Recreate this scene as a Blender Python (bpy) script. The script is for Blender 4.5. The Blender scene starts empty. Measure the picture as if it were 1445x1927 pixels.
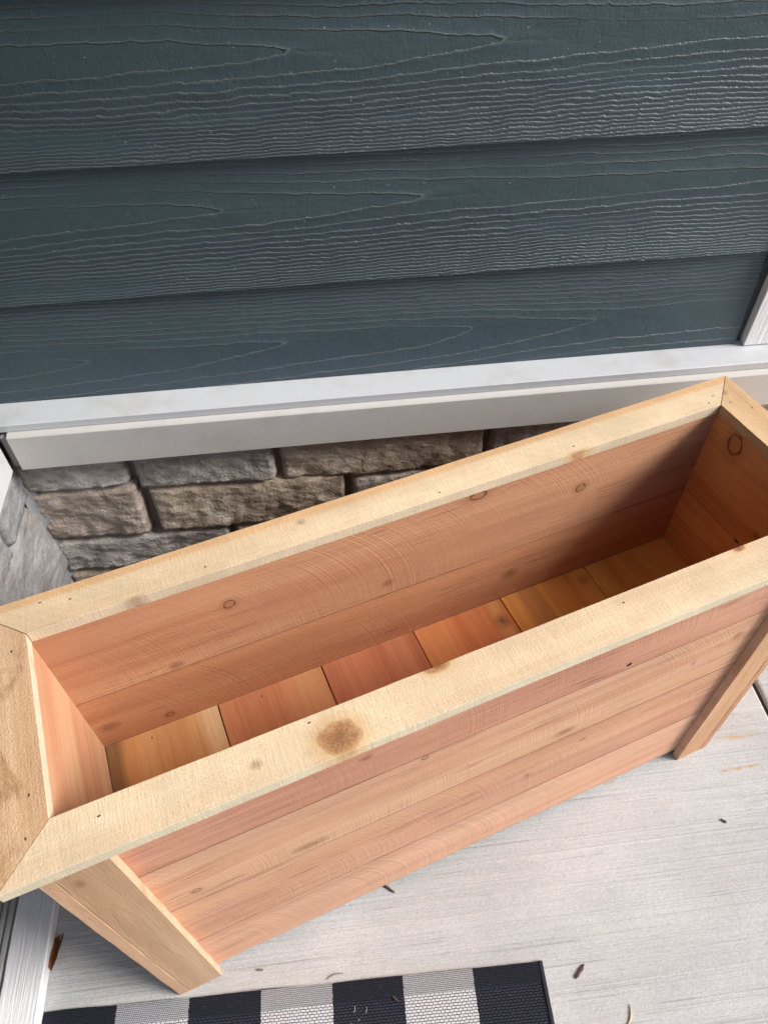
import bpy, math, random
import numpy as np
from mathutils import Matrix, Vector, noise as mn

random.seed(7)
sc = bpy.context.scene
col = sc.collection
R = math.radians

# ---------------------------------------------------------------- camera, sky, sun, exposure
cam = bpy.data.cameras.new('camera')
cam_o = bpy.data.objects.new('camera', cam)
col.objects.link(cam_o)
a_, b_, c_ = R(48.7958), R(6.0574), R(-0.8772)
fw = Vector((math.sin(b_)*math.cos(a_), math.cos(b_)*math.cos(a_), -math.sin(a_)))
r_ = Vector((math.cos(b_), -math.sin(b_), 0))
u_ = r_.cross(fw)
r2 = r_*math.cos(c_) + u_*math.sin(c_)
u2 = r2.cross(fw)
CAM = Vector((0, -1.104, 1.603))
cam_o.matrix_world = Matrix((( r2.x, u2.x, -fw.x, CAM.x), (r2.y, u2.y, -fw.y, CAM.y), (r2.z, u2.z, -fw.z, CAM.z), (0, 0, 0, 1)))
cam.sensor_fit = 'VERTICAL'
cam.sensor_height = 36
cam.lens = 36*1384.22/1927
cam.clip_start = 0.02
cam.clip_end = 900
cam.dof.use_dof = True
cam.dof.focus_distance = 1.02
cam.dof.aperture_fstop = 13
sc.camera = cam_o

SUN_TO = Vector((-0.945, 0.24, -0.70)).normalized()      # direction the light travels
world = bpy.data.worlds.new('World')
sc.world = world
world.use_nodes = True
wn = world.node_tree.nodes
sky = wn.new('ShaderNodeTexSky')
sky.sky_type = 'NISHITA'
sky.sun_disc = False
sky.sun_elevation = math.asin(-SUN_TO.z)
sky.sun_rotation = math.atan2(-SUN_TO.x, -SUN_TO.y)
sky.air_density = 1.0
sky.dust_density = 3.0
sky.ozone_density = 1.0
bg = wn['Background']
bg.inputs['Strength'].default_value = 0.115
world.node_tree.links.new(sky.outputs[0], bg.inputs['Color'])

sl = bpy.data.lights.new('sun', 'SUN')
sl.energy = 3.0
sl.angle = R(24)
sl.color = (1.0, 0.985, 0.97)
sun = bpy.data.objects.new('sun', sl)
col.objects.link(sun)
sun.rotation_euler = SUN_TO.to_track_quat('-Z', 'Y').to_euler()
sun.location = (4, -2, 4)

sc.view_settings.view_transform = 'Standard'
sc.view_settings.look = 'None'
sc.view_settings.gamma = 1
sc.view_settings.use_curve_mapping = False
sc.view_settings.exposure = 0.62
sc.cycles.max_bounces = 8
sc.cycles.diffuse_bounces = 6
sc.cycles.use_denoising = True

# ---------------------------------------------------------------- node helper
class NT:
    def __init__(s, name, rough=0.7, spec=0.3):
        s.mat = bpy.data.materials.new(name)
        s.mat.use_nodes = True
        s.t = s.mat.node_tree
        s.bs = s.t.nodes['Principled BSDF']
        s.bs.inputs['Roughness'].default_value = rough
        s.bs.inputs['Specular IOR Level'].default_value = spec
        tc = s.t.nodes.new('ShaderNodeTexCoord')
        s.obj = tc.outputs['Object']
        sp = s.t.nodes.new('ShaderNodeSeparateXYZ')
        s.t.links.new(s.obj, sp.inputs[0])
        s.x, s.y, s.z = sp.outputs
    def put(s, sock, v):
        if isinstance(v, bpy.types.NodeSocket):
            s.t.links.new(v, sock)
        elif isinstance(v, (tuple, list)):
            sock.default_value = tuple(v) + ((1,) if len(v) == 3 and sock.type == 'RGBA' else ())
        else:
            sock.default_value = v
    def m(s, op, a, b=None, c=None):
        n = s.t.nodes.new('ShaderNodeMath'); n.operation = op
        s.put(n.inputs[0], a)
        if b is not None: s.put(n.inputs[1], b)
        if c is not None: s.put(n.inputs[2], c)
        return n.outputs[0]
    def add(s, a, b): return s.m('ADD', a, b)
    def sub(s, a, b): return s.m('SUBTRACT', a, b)
    def mul(s, a, b): return s.m('MULTIPLY', a, b)
    def sm(s, v, lo, hi, a=0.0, b=1.0):
        n = s.t.nodes.new('ShaderNodeMapRange'); n.interpolation_type = 'SMOOTHSTEP'
        s.put(n.inputs[0], v)
        for i, k in enumerate((lo, hi, a, b)): n.inputs[i+1].default_value = k
        return n.outputs[0]
    def comb(s, x, y, z):
        n = s.t.nodes.new('ShaderNodeCombineXYZ')
        for i, k in enumerate((x, y, z)): s.put(n.inputs[i], k)
        return n.outputs[0]
    def noise(s, sx, sy, sz=None, detail=2.0, rough=0.5, seed=0.0, x=None, y=None, z=None, dist=0.0):
        sz = sy if sz is None else sz
        v = s.comb(s.m('MULTIPLY_ADD', s.x if x is None else x, sx, seed*3.17), s.m('MULTIPLY_ADD', s.y if y is None else y, sy, seed*7.31), s.m('MULTIPLY_ADD', s.z if z is None else z, sz, seed*1.93))
        n = s.t.nodes.new('ShaderNodeTexNoise')
        s.t.links.new(v, n.inputs['Vector'])
        n.inputs['Scale'].default_value = 1
        n.inputs['Detail'].default_value = detail
        n.inputs['Roughness'].default_value = rough
        n.inputs['Distortion'].default_value = dist
        return n.outputs['Fac']
    def mix(s, f, a, b, blend='MIX'):
        n = s.t.nodes.new('ShaderNodeMix'); n.data_type = 'RGBA'; n.blend_type = blend
        s.put(n.inputs[0], f); s.put(n.inputs[6], a); s.put(n.inputs[7], b)
        return n.outputs[2]
    def gain(s, c, f):                       # colour * scalar
        n = s.t.nodes.new('ShaderNodeVectorMath'); n.operation = 'SCALE'
        s.put(n.inputs[0], c); s.put(n.inputs['Scale'], f)
        return n.outputs[0]
    def ramp(s, f, stops):
        n = s.t.nodes.new('ShaderNodeValToRGB')
        s.put(n.inputs[0], f)
        e = n.color_ramp.elements
        while len(e) < len(stops): e.new(0.5)
        for k, (p, c) in zip(e, stops):
            k.position = p; k.color = tuple(c) + (1,)
        return n.outputs[0]
    def done(s, color, height=None, rough=None):
        s.put(s.bs.inputs['Base Color'], color)
        if rough is not None: s.put(s.bs.inputs['Roughness'], rough)
        if height is not None:
            b = s.t.nodes.new('ShaderNodeBump')
            b.inputs['Strength'].default_value = 1
            b.inputs['Distance'].default_value = 1
            s.put(b.inputs['Height'], height)
            s.t.links.new(b.outputs[0], s.bs.inputs['Normal'])
        return s.mat

def wood(name, light, mid, dark, seed, knots=(), nails=(), saw=None, stripes=(), fuzz=1.0, cross=0.0, streak=1.0, checks=0.0, blotch=None, rough=0.8, rings=None, tint=None):
    """board material in board space: x along the grain, y across it"""
    n = NT(name, rough, 0.25)
    y = n.y
    ks = []
    for (kx, ky, rx, ry, style) in knots:
        dx = n.mul(n.sub(n.x, kx), 1/rx)
        dy = n.mul(n.sub(n.y, ky), 1/ry)
        d = n.m('SQRT', n.add(n.mul(dx, dx), n.mul(dy, dy)))
        # the grain bends round the knot
        dl = n.mul(dx, 0.45)
        q = n.add(n.mul(dl, dl), n.mul(dy, dy))
        k = n.m('DIVIDE', 1.0, n.add(q, 0.6))
        y = n.sub(y, n.mul(n.mul(n.sub(n.y, ky), k), 0.75))
        ks.append((d, style, kx, ky, rx, ry))
    warp = n.mul(n.sub(n.noise(2.2, 9, 9, 2, 0.5, seed+5), 0.5), 0.022)
    yw = n.add(y, warp)
    zero = n.mul(n.z, 0.6)
    n1 = n.noise(1.1, 20, 20, 3, 0.55, seed, y=yw)
    n2 = n.noise(3.0, 170, 120, 2, 0.6, seed+11, y=yw)
    n3 = n.noise(26, 620, 420, 2, 0.6, seed+23, y=yw)
    nf = n.noise(420, 420, 420, 2, 0.6, seed+31)
    c = n.ramp(n1, [(0.28, dark), (0.47, mid), (0.68, light)])
    g = n.add(n.mul(n.sub(n2, 0.5), 0.30*streak), n.mul(n.sub(n3, 0.5), 0.30*streak))
    g = n.add(g, n.mul(n.sub(nf, 0.5), 0.30*fuzz))
    big = n.noise(3.5, 9, 9, 2, 0.5, seed+41)
    g = n.add(g, n.mul(n.sub(big, 0.5), 0.32))
    h = n.add(n.mul(n2, 0.00030), n.mul(n3, 0.00024))
    h = n.add(h, n.mul(nf, 0.00055*fuzz))
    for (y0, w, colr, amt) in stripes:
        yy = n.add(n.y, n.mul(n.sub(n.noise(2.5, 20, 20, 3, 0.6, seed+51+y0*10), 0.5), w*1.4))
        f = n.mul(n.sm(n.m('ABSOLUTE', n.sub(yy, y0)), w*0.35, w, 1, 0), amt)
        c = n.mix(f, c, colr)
    if tint:
        tn = n.noise(2.2, 15, 15, 3, 0.6, seed+121, y=yw)
        c = n.mix(n.mul(n.sm(tn, 0.46, 0.66), tint[1]), c, tint[0])
        tn2 = n.noise(3.4, 40, 40, 3, 0.65, seed+131, y=yw)
        c = n.mix(n.mul(n.sm(tn2, 0.56, 0.74), tint[1]*0.7), c, tuple(k*0.72 for k in dark))
    if blotch:
        bn = n.noise(9, 16, 16, 4, 0.6, seed+61, dist=1.2)
        c = n.mix(n.mul(n.sm(bn, 0.48, 0.68), blotch[1]), c, blotch[0])
    if saw:
        sx, sy, period, amp = saw
        # every tooth pass is the same arc (radius sx, centre height sy), stepping along the board
        dy = n.sub(n.y, sy)
        rr = n.sub(n.x, n.m('SQRT', n.m('MAXIMUM', n.sub(sx*sx, n.mul(dy, dy)), 0.0001)))
        # kerf marks of a big circular saw: uneven arcs
        ka = n.noise(1.0, 2.5, 2.5, 1, 0.5, seed+71, x=n.mul(rr, 1/period))
        kb_ = n.noise(1.0, 1.2, 1.2, 2, 0.7, seed+75, x=n.mul(rr, 0.42/period))
        w1 = n.mul(n.sub(ka, 0.5), 4.0)
        w2 = n.mul(n.sub(kb_, 0.5), 3.0)
        mask = n.sm(n.noise(4, 6, 6, 2, 0.5, seed+81), 0.36, 0.62, 0.15, 1)
        ww = n.mul(n.add(w1, n.mul(w2, 0.7)), mask)
        g = n.add(g, n.mul(ww, 0.055*amp))
        h = n.add(h, n.mul(ww, 0.00016*amp))
    if cross:
        # rough-sawn fibre: short strokes across the grain
        cr = n.mul(n.noise(520, 46, 46, 2, 0.55, seed+91), n.sm(n.noise(14, 20, 20, 2, 0.5, seed+93), 0.3, 0.65, 0.35, 1.0))
        cr2 = n.noise(60, 9, 9, 2, 0.5, seed+95)
        g = n.add(g, n.mul(n.sub(cr, 0.35), 0.34*cross))
        g = n.add(g, n.mul(n.sub(cr2, 0.5), 0.06*cross))
        h = n.add(h, n.mul(cr, 0.00055*cross))
        h = n.add(h, n.mul(cr2, 0.0003*cross))
    if checks:
        ck = n.mul(n.noise(9, 330, 330, 1, 0.5, seed+101, y=yw), n.sm(n.noise(3, 14, 14, 2, 0.5, seed+103), 0.35, 0.6, 0.8, 1.12))
        f = n.sm(ck, 0.70, 0.76)
        f = n.mul(f, checks)
        c = n.mix(f, c, tuple(k*0.22 for k in dark))
    if rings:
        ry0, rk, rs, ra = rings
        dyy = n.mul(n.sub(n.add(yw, n.mul(n.sub(n.noise(9, 30, 30, 3, 0.6, seed+111), 0.5), 0.02)), ry0), rk)
        RF = n.add(n.mul(dyy, dyy), n.mul(n.x, rs))
        rf = n.m('FRACT', n.add(RF, 30.0))
        lf = n.mul(n.sm(rf, 0.74, 0.94), n.sm(rf, 0.96, 1.0, 1, 0))
        g = n.sub(g, n.mul(lf, ra))
        h = n.sub(h, n.mul(lf, 0.002*ra))
    for (d, style, kx, ky, rx, ry) in ks:
        wob = n.mul(n.sub(n.noise(70, 70, 70, 2, 0.5, seed+kx*9), 0.5), 0.42)
        dd = n.add(d, wob)
        if style == 'ring':
            c = n.mix(n.mul(n.sm(dd, 0.7, 1.0, 1, 0), 0.55), c, (mid[0]*0.95, mid[1]*0.80, mid[2]*0.6))
            ringf = n.mul(n.sm(dd, 0.72, 0.92), n.sm(dd, 0.98, 1.22, 1, 0))
            c = n.mix(n.mul(ringf, n.sm(n.noise(150, 150, 150, 1, 0.5, seed+ky*7), 0.30, 0.55, 0.35, 0.92)), c, (0.045, 0.022, 0.012))
            c = n.mix(n.mul(n.sm(dd, 1.0, 2.6, 1, 0), 0.30), c, (dark[0]*0.5, dark[1]*0.45, dark[2]*0.45))
        elif style == 'solid':
            c = n.mix(n.mul(n.sm(dd, 0.95, 1.9, 1, 0), 0.6), c, (mid[0]*0.88, mid[1]*0.70, mid[2]*0.46))
            kn_ = n.noise(190, 230, 190, 3, 0.65, seed+141, dist=1.0)
            kc = n.mix(n.sm(n.add(n.mul(kn_, 0.9), n.mul(dd, 0.35)), 0.42, 0.95), (0.24, 0.10, 0.045), (0.52, 0.27, 0.125))
            c = n.mix(n.mul(n.sm(dd, 0.80, 1.08, 1, 0), 0.9), c, kc)
            c = n.mix(n.mul(n.mul(n.sm(dd, 0.84, 0.95), n.sm(dd, 1.0, 1.1, 1, 0)), 0.18), c, (0.20, 0.085, 0.035))
            h = n.add(h, n.mul(n.sm(dd, 0.5, 1.7, 1, 0), 0.0006))
        elif style == 'soft':
            c = n.mix(n.mul(n.sm(dd, 0.2, 1.5, 1, 0), 0.58), c, (dark[0]*0.45, dark[1]*0.40, dark[2]*0.38))
            rings = n.m('SINE', n.mul(dd, 12))
            g = n.add(g, n.mul(n.mul(rings, n.sm(dd, 0.6, 1.8, 1, 0)), 0.06))
        else:
            c = n.mix(n.mul(n.sm(dd, 0.6, 1.1, 1, 0), 0.95), c, (0.03, 0.016, 0.010))
            h = n.sub(h, n.mul(n.sm(dd, 0.5, 1.1, 1, 0), 0.0015))
    for (kx, ky) in nails:
        dx = n.mul(n.sub(n.x, kx), 1/0.0022); dy = n.mul(n.sub(n.y, ky), 1/0.0011)
        d = n.add(n.mul(dx, dx), n.mul(dy, dy))
        f = n.sm(d, 0.5, 1.3, 1, 0)
        c = n.mix(n.mul(f, 0.9), c, (0.05, 0.03, 0.02))
        h = n.sub(h, n.mul(f, 0.001))
    c = n.gain(c, n.add(1.0, g))
    return n.done(c, h)

# ---------------------------------------------------------------- mesh / object helpers
def tag(o, label=None, cat=None, group=None, kind=None):
    if label: o['label'] = label
    if cat: o['category'] = cat
    if group: o['group'] = group
    if kind: o['kind'] = kind
    return o

def link(name, me, mat=None, parent=None, mw=None):
    o = bpy.data.objects.new(name, me)
    col.objects.link(o)
    if mat is not None and me is not None and not me.materials: me.materials.append(mat)
    if parent is not None: o.parent = parent
    if mw is not None: o.matrix_local = mw
    return o

def empty(name, loc, rz=0.0):
    o = bpy.data.objects.new(name, None)
    col.objects.link(o)
    o.location = loc
    o.rotation_euler = (0, 0, rz)
    o.empty_display_size = 0.1
    return o

def mesh(name, v, f, smooth=False):
    me = bpy.data.meshes.new(name)
    me.from_pydata([tuple(k) for k in v], [], f)
    me.validate()
    if smooth: me.polygons.foreach_set('use_smooth', [True]*len(me.polygons))
    me.update()
    return me

def frame(origin, x, y, z):
    return Matrix(((x[0], y[0], z[0], origin[0]), (x[1], y[1], z[1], origin[1]), (x[2], y[2], z[2], origin[2]), (0, 0, 0, 1)))

def board_mesh(name, L, W, T, ch=0.0005, seg=24, jit=0.0003, m0=0.0, m1=0.0, seed=0, bow=0.0):
    """x in +-L/2, y in +-W/2, z in 0..T. m0/m1: how far each end is cut back per metre of y (mitre)"""
    rnd = random.Random(seed)
    h = W/2
    prof = [(-h+ch, 0), (h-ch, 0), (h, ch), (h, T-ch), (h-ch, T), (-h+ch, T), (-h, T-ch), (-h, ch)]
    v = []; f = []
    for i in range(seg+1):
        t = i/seg
        e = 0 if i in (0, seg) else 1
        j1 = rnd.uniform(-jit, jit)*e; j2 = rnd.uniform(-jit, jit)*e
        bz = bow*4*t*(1-t)
        for (y, z) in prof:
            x0 = -L/2 + m0*(y+h+0.0008); x1 = L/2 - m1*(y+h+0.0008)
            v.append((x0+(x1-x0)*t, y + (j1 if y > 0 else j2), z + bz))
    k = len(prof)
    for i in range(seg):
        for j in range(k):
            a = i*k+j; b = i*k+(j+1) % k
            f.append((a, a+k, b+k, b))
    f.append(tuple(range(k)))
    f.append(tuple(reversed(range(seg*k, seg*k+k))))
    return mesh(name, v, [tuple(reversed(q)) for q in f])

def box_mesh(name, x0, x1, y0, y1, z0, z1, ch=0.0):
    if ch <= 0:
        v = [(x, y, z) for z in (z0, z1) for y in (y0, y1) for x in (x0, x1)]
        f = [(0, 2, 3, 1), (4, 5, 7, 6), (0, 1, 5, 4), (2, 6, 7, 3), (0, 4, 6, 2), (1, 3, 7, 5)]
        return mesh(name, v, f)
    import bmesh
    me = box_mesh(name, x0, x1, y0, y1, z0, z1)
    bm = bmesh.new(); bm.from_mesh(me)
    bmesh.ops.bevel(bm, geom=list(bm.edges), offset=ch, segments=2, affect='EDGES', profile=0.6)
    bm.to_mesh(me); bm.free()
    return me

def extrude_profile(name, prof, axis, a0, a1, seg=1):
    """prof: closed list of 2-D points; axis 'x': (y,z) profile swept along x; 'y': (x,z) swept along y"""
    v = []; f = []
    k = len(prof)
    for i in range(seg+1):
        s = a0 + (a1-a0)*i/seg
        for (p, q) in prof:
            v.append((s, p, q) if axis == 'x' else (p, s, q))
    for i in range(seg):
        for j in range(k):
            a = i*k+j; b = i*k+(j+1) % k
            f.append((a, b, b+k, a+k))
    f.append(tuple(reversed(range(k))))
    f.append(tuple(range(seg*k, seg*k+k)))
    import bmesh
    me = mesh(name, v, f)
    bm = bmesh.new(); bm.from_mesh(me)
    bmesh.ops.recalc_face_normals(bm, faces=bm.faces)
    bm.to_mesh(me); bm.free()
    return me

# ---------------------------------------------------------------- setting materials
def siding_mat(name, seed, yc, lines, uplines, tip):
    n = NT(name, 0.42, 0.5)
    wob = n.mul(n.sub(n.noise(3.5, 10, 10, 3, 0.55, seed), 0.5), 0.020)
    wob2 = n.mul(n.sub(n.noise(22, 26, 26, 2, 0.6, seed+3), 0.5), 0.0065)
    wob3 = n.mul(n.sub(n.noise(105, 60, 60, 3, 0.7, seed+4), 0.5), 0.0046)
    yy = n.add(n.add(n.add(n.y, wob), wob2), wob3)
    dy = n.sub(yy, yc)
    up = n.m('MAXIMUM', dy, 0.0)
    dn = n.m('MAXIMUM', n.mul(dy, -1.0), 0.0)
    # growth rings cut at a slant: far apart at the heart, dense towards the lower edge
    F = n.add(n.mul(n.m('POWER', n.mul(dn, 1/0.125), 1.7), lines), n.mul(n.m('POWER', n.mul(up, 1/0.09), 1.5), uplines))
    lx = n.mul(n.noise(1.3, 0.0, 0.0, 1, 0.4, seed+7), 3.0)
    F = n.add(F, n.add(n.m('MULTIPLY_ADD', n.x, tip, 20.0), lx))
    # metres from the last ring = fraction of a ring / ring gradient
    gd = n.mul(n.m('POWER', n.mul(dn, 1/0.125), 0.7), lines*1.7/0.125)
    gu = n.mul(n.m('POWER', n.mul(up, 1/0.09), 0.5), uplines*1.5/0.09)
    gr = n.m('MAXIMUM', n.add(gd, gu), 9.0)
    dist_ = n.m('DIVIDE', n.m('FRACT', F), gr)
    # pressed wood grain: a sharp step at each ring that dies away slowly
    ridge = n.mul(n.sm(dist_, 0.0, 0.0020), n.m('EXPONENT', n.mul(dist_, -190.0)))
    crest = n.mul(n.sm(dist_, 0.0003, 0.0014), n.sm(dist_, 0.0020, 0.0042, 1, 0))
    fade = n.sm(n.noise(2.6, 20, 20, 2, 0.5, seed+9), 0.28, 0.50, 0.22, 1.0)
    ridge = n.mul(ridge, fade); crest = n.mul(crest, fade)
    fine = n.noise(380, 380, 380, 2, 0.6, seed+15)
    fib = n.noise(8, 240, 240, 2, 0.5, seed+17)
    hatch = n.noise(240, 40, 40, 2, 0.5, seed+19)
    lump = n.noise(14, 28, 28, 3, 0.6, seed+21)
    h = n.add(n.mul(ridge, 0.0024), n.mul(fine, 0.00055))
    h = n.add(h, n.mul(fib, 0.0003))
    h = n.add(h, n.mul(hatch, 0.00035))
    h = n.add(h, n.mul(lump, 0.0024))
    c = n.mix(n.noise(4, 14, 14, 3, 0.6, seed+25), (0.040, 0.066, 0.084), (0.050, 0.079, 0.098))
    # highlight on the ridge crests, painted in as a lighter colour
    c = n.mix(n.mul(crest, 0.52), c, (0.14, 0.165, 0.17))
    dust = n.sm(n.noise(330, 330, 330, 0, 0.5, seed+27), 0.872, 0.895)
    c = n.mix(n.mul(dust, 0.7), c, (0.5, 0.5, 0.48))
    return n.done(c, h, n.m('MULTIPLY_ADD', lump, 0.22, 0.40))

def painted_mat(name, c0, seed, grain='none', dirt=0.25, rough=0.5, dirtcol=(0.30, 0.27, 0.22)):
    n = NT(name, rough, 0.4)
    d = n.sm(n.noise(9, 9, 9, 5, 0.65, seed), 0.50, 0.78)
    c = n.mix(n.mul(d, dirt), c0, dirtcol)
    sp = n.sm(n.noise(170, 170, 170, 1, 0.5, seed+2), 0.74, 0.80)
    c = n.mix(n.mul(sp, 0.35*dirt*2), c, tuple(k*0.4 for k in dirtcol))
    fine = n.noise(300, 300, 300, 2, 0.6, seed+3)
    c = n.gain(c, n.m('MULTIPLY_ADD', fine, 0.12, 0.94))
    h = n.mul(fine, 0.0002)
    if grain != 'none':
        a = dict(x=(4, 210, 210), y=(210, 4, 210), z=(210, 210, 4))[grain]
        g = n.noise(*a, 2, 0.6, seed+5, dist=0.3)
        b = dict(x=(9, 90, 90), y=(90, 9, 90), z=(90, 90, 9))[grain]
        g2 = n.noise(*b, 2, 0.6, seed+8, dist=0.8)
        h = n.add(h, n.add(n.mul(g, 0.0011), n.mul(g2, 0.0016)))
        c = n.gain(c, n.m('MULTIPLY_ADD', g, 0.22, 0.89))
    return n.done(c, h)

def concrete_mat(name, seed, c0=(0.50, 0.50, 0.495)):
    n = NT(name, 0.85, 0.25)
    st = n.noise(1.3, 170, 1, 3, 0.65, seed)
    st2 = n.noise(0.8, 60, 1, 2, 0.5, seed+3)
    st3 = n.noise(0.9, 330, 1, 2, 0.5, seed+4)
    grain = n.noise(270, 320, 270, 3, 0.75, seed+5)
    blot = n.noise(3.2, 5, 5, 4, 0.6, seed+7)
    line = n.mul(n.sm(st3, 0.60, 0.70), n.sm(n.noise(5, 60, 1, 3, 0.6, seed+8), 0.45, 0.62))
    c = n.mix(n.sm(blot, 0.35, 0.68), tuple(k*0.86 for k in c0), c0)
    g = n.add(n.add(n.mul(n.sub(st, 0.5), 0.30), n.mul(n.sub(st2, 0.5), 0.08)), n.mul(n.sub(grain, 0.5), 0.75))
    c = n.gain(c, n.add(1.0, g))
    c = n.mix(n.mul(line, 0.30), c, (0.22, 0.21, 0.20))
    stain = n.sm(n.noise(7, 7, 7, 4, 0.65, seed+9), 0.62, 0.76)
    c = n.mix(n.mul(stain, 0.32), c, (0.36, 0.30, 0.24))
    # old yellow drips of wood finish, dragged along the broom lines
    for (sx, sy, lx, ly, sl, amt) in ((0.868, -0.4835, 0.062, 0.0045, -0.03, 0.75), (0.838, -0.5535, 0.056, 0.0042, 0.06, 0.85), (0.545, -0.549, 0.022, 0.0035, 0.35, 0.6), (0.90, -0.30, 0.05, 0.005, -0.02, 0.35)):
        dx = n.sub(n.x, sx)
        dy = n.sub(n.sub(n.y, sy), n.mul(dx, sl))
        dy = n.add(dy, n.mul(n.sub(n.noise(38, 38, 38, 2, 0.5, seed+sx*10), 0.5), 0.006))
        d = n.add(n.m('POWER', n.m('ABSOLUTE', n.mul(dx, 1/lx)), 2.0), n.m('POWER', n.m('ABSOLUTE', n.mul(dy, 1/ly)), 2.0))
        f = n.mul(n.sm(d, 0.2, 1.1, 1, 0), n.sm(n.noise(60, 120, 60, 2, 0.5, seed+sy*10), 0.32, 0.62, 0.15, 1))
        c = n.mix(n.mul(f, amt), c, (0.46, 0.29, 0.11))
    h = n.add(n.add(n.mul(st, 0.0016), n.mul(st2, 0.0004)), n.add(n.mul(grain, 0.0014), n.mul(st3, 0.0014)))
    h = n.sub(h, n.mul(line, 0.0008))
    return n.done(c, h)

def stone_mat(name, seed, a, b, c3):
    n = NT(name, 0.9, 0.15)
    n1 = n.noise(9, 14, 18, 4, 0.65, seed)
    n2 = n.noise(34, 50, 60, 4, 0.65, seed+3)
    n3 = n.noise(200, 200, 260, 2, 0.6, seed+5)
    c = n.ramp(n1, [(0.32, a), (0.52, b), (0.70, c3)])
    c = n.gain(c, n.add(1.0, n.add(n.mul(n.sub(n2, 0.5), 0.9), n.mul(n.sub(n3, 0.5), 0.5))))
    # chipped facets
    vt = n.t.nodes.new('ShaderNodeTexVoronoi'); vt.feature = 'F1'
    n.t.links.new(n.comb(n.mul(n.x, 42), n.mul(n.y, 66), n.m('MULTIPLY_ADD', n1, 3.0, seed)), vt.inputs['Vector'])
    vt.inputs['Scale'].default_value = 1
    h = n.add(n.add(n.mul(n2, 0.0042), n.mul(n3, 0.0020)), n.mul(vt.outputs['Distance'], 0.0028))
    return n.done(c, h)

M = {}
M['concrete'] = concrete_mat('broomed_concrete', 2.0)
M['joint'] = painted_mat('dirty_joint', (0.07, 0.06, 0.05), 4, dirt=0.6, rough=0.95, dirtcol=(0.16, 0.13, 0.10))
M['flash'] = painted_mat('white_metal', (0.55, 0.565, 0.585), 6, dirt=0.35, rough=0.42)
M['sill'] = painted_mat('cast_limestone', (0.53, 0.515, 0.49), 8, dirt=0.30, rough=0.85, dirtcol=(0.30, 0.28, 0.25))
M['white_x'] = painted_mat('white_trim_x', (0.76, 0.765, 0.775), 10, 'x', 0.12)
M['white_y'] = painted_mat('white_trim_y', (0.70, 0.70, 0.705), 11, 'y', 0.42, dirtcol=(0.34, 0.31, 0.28))
M['white_z'] = painted_mat('white_trim_z', (0.76, 0.765, 0.775), 12, 'z', 0.10)
M['alu'] = painted_mat('weathered_aluminium', (0.36, 0.35, 0.34), 13, 'y', 0.5, 0.45, (0.20, 0.16, 0.12))
M['caulk'] = painted_mat('dark_caulk', (0.030, 0.042, 0.052), 14, dirt=0.2, rough=0.6)
M['mortar'] = painted_mat('grey_mortar', (0.30, 0.285, 0.27), 15, dirt=0.4, rough=0.95)
M['mortar_light'] = painted_mat('mortar_smear', (0.25, 0.26, 0.275), 16, dirt=0.4, rough=0.95, dirtcol=(0.24, 0.22, 0.2))
M['ceiling'] = painted_mat('sky_blocking_ceiling', (0.75, 0.75, 0.75), 17, 'x', 0.05)
STONES = [stone_mat('stone_brown', 20, (0.244, 0.201, 0.171), (0.403, 0.336, 0.287), (0.561, 0.512, 0.458)),
          stone_mat('stone_grey', 27, (0.232, 0.213, 0.201), (0.378, 0.348, 0.323), (0.549, 0.525, 0.5)),
          stone_mat('stone_ochre', 33, (0.268, 0.213, 0.165), (0.439, 0.354, 0.275), (0.586, 0.531, 0.451))]
STONE_L = [stone_mat('stone_pale', 41, (0.18, 0.185, 0.195), (0.25, 0.255, 0.265), (0.31, 0.32, 0.335)), stone_mat('stone_pale_brown', 47, (0.19, 0.18, 0.175), (0.26, 0.25, 0.245), (0.32, 0.325, 0.335))]

# ---------------------------------------------------------------- ground, porch floor, added ceiling that blocks sky light
gm = NT('lawn', 0.95, 0.1)
M['lawn'] = gm.done(gm.mix(gm.noise(3, 3, 3, 4), (0.05, 0.075, 0.03), (0.09, 0.11, 0.045)))
tag(link('ground', mesh('ground', [(-400, -400, -0.16), (400, -400, -0.16), (400, 400, -0.16), (-400, 400, -0.16)], [(0, 1, 2, 3)]), M['lawn']), kind='structure')
floor = tag(link('porch_floor', box_mesh('porch_floor', -0.9, 0.957, -3.4, 0.05, -0.15, 0.0, 0.006), M['concrete']), kind='structure')
f2 = link('slab', box_mesh('slab', 0.971, 2.4, -3.4, 0.05, -0.15, 0.001, 0.006), M['concrete'], floor)
link('joint_fill', box_mesh('joint_fill', 0.955, 0.973, -3.39, 0.045, -0.149, -0.014), M['joint'], floor)
tag(link('sky_blocking_ceiling', box_mesh('sky_blocking_ceiling', -0.95, 1.3, -2.0, 0.1, 2.55, 2.65), M['ceiling']), kind='structure')  # unseen ceiling, added and sized to keep sky light to front and right


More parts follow.
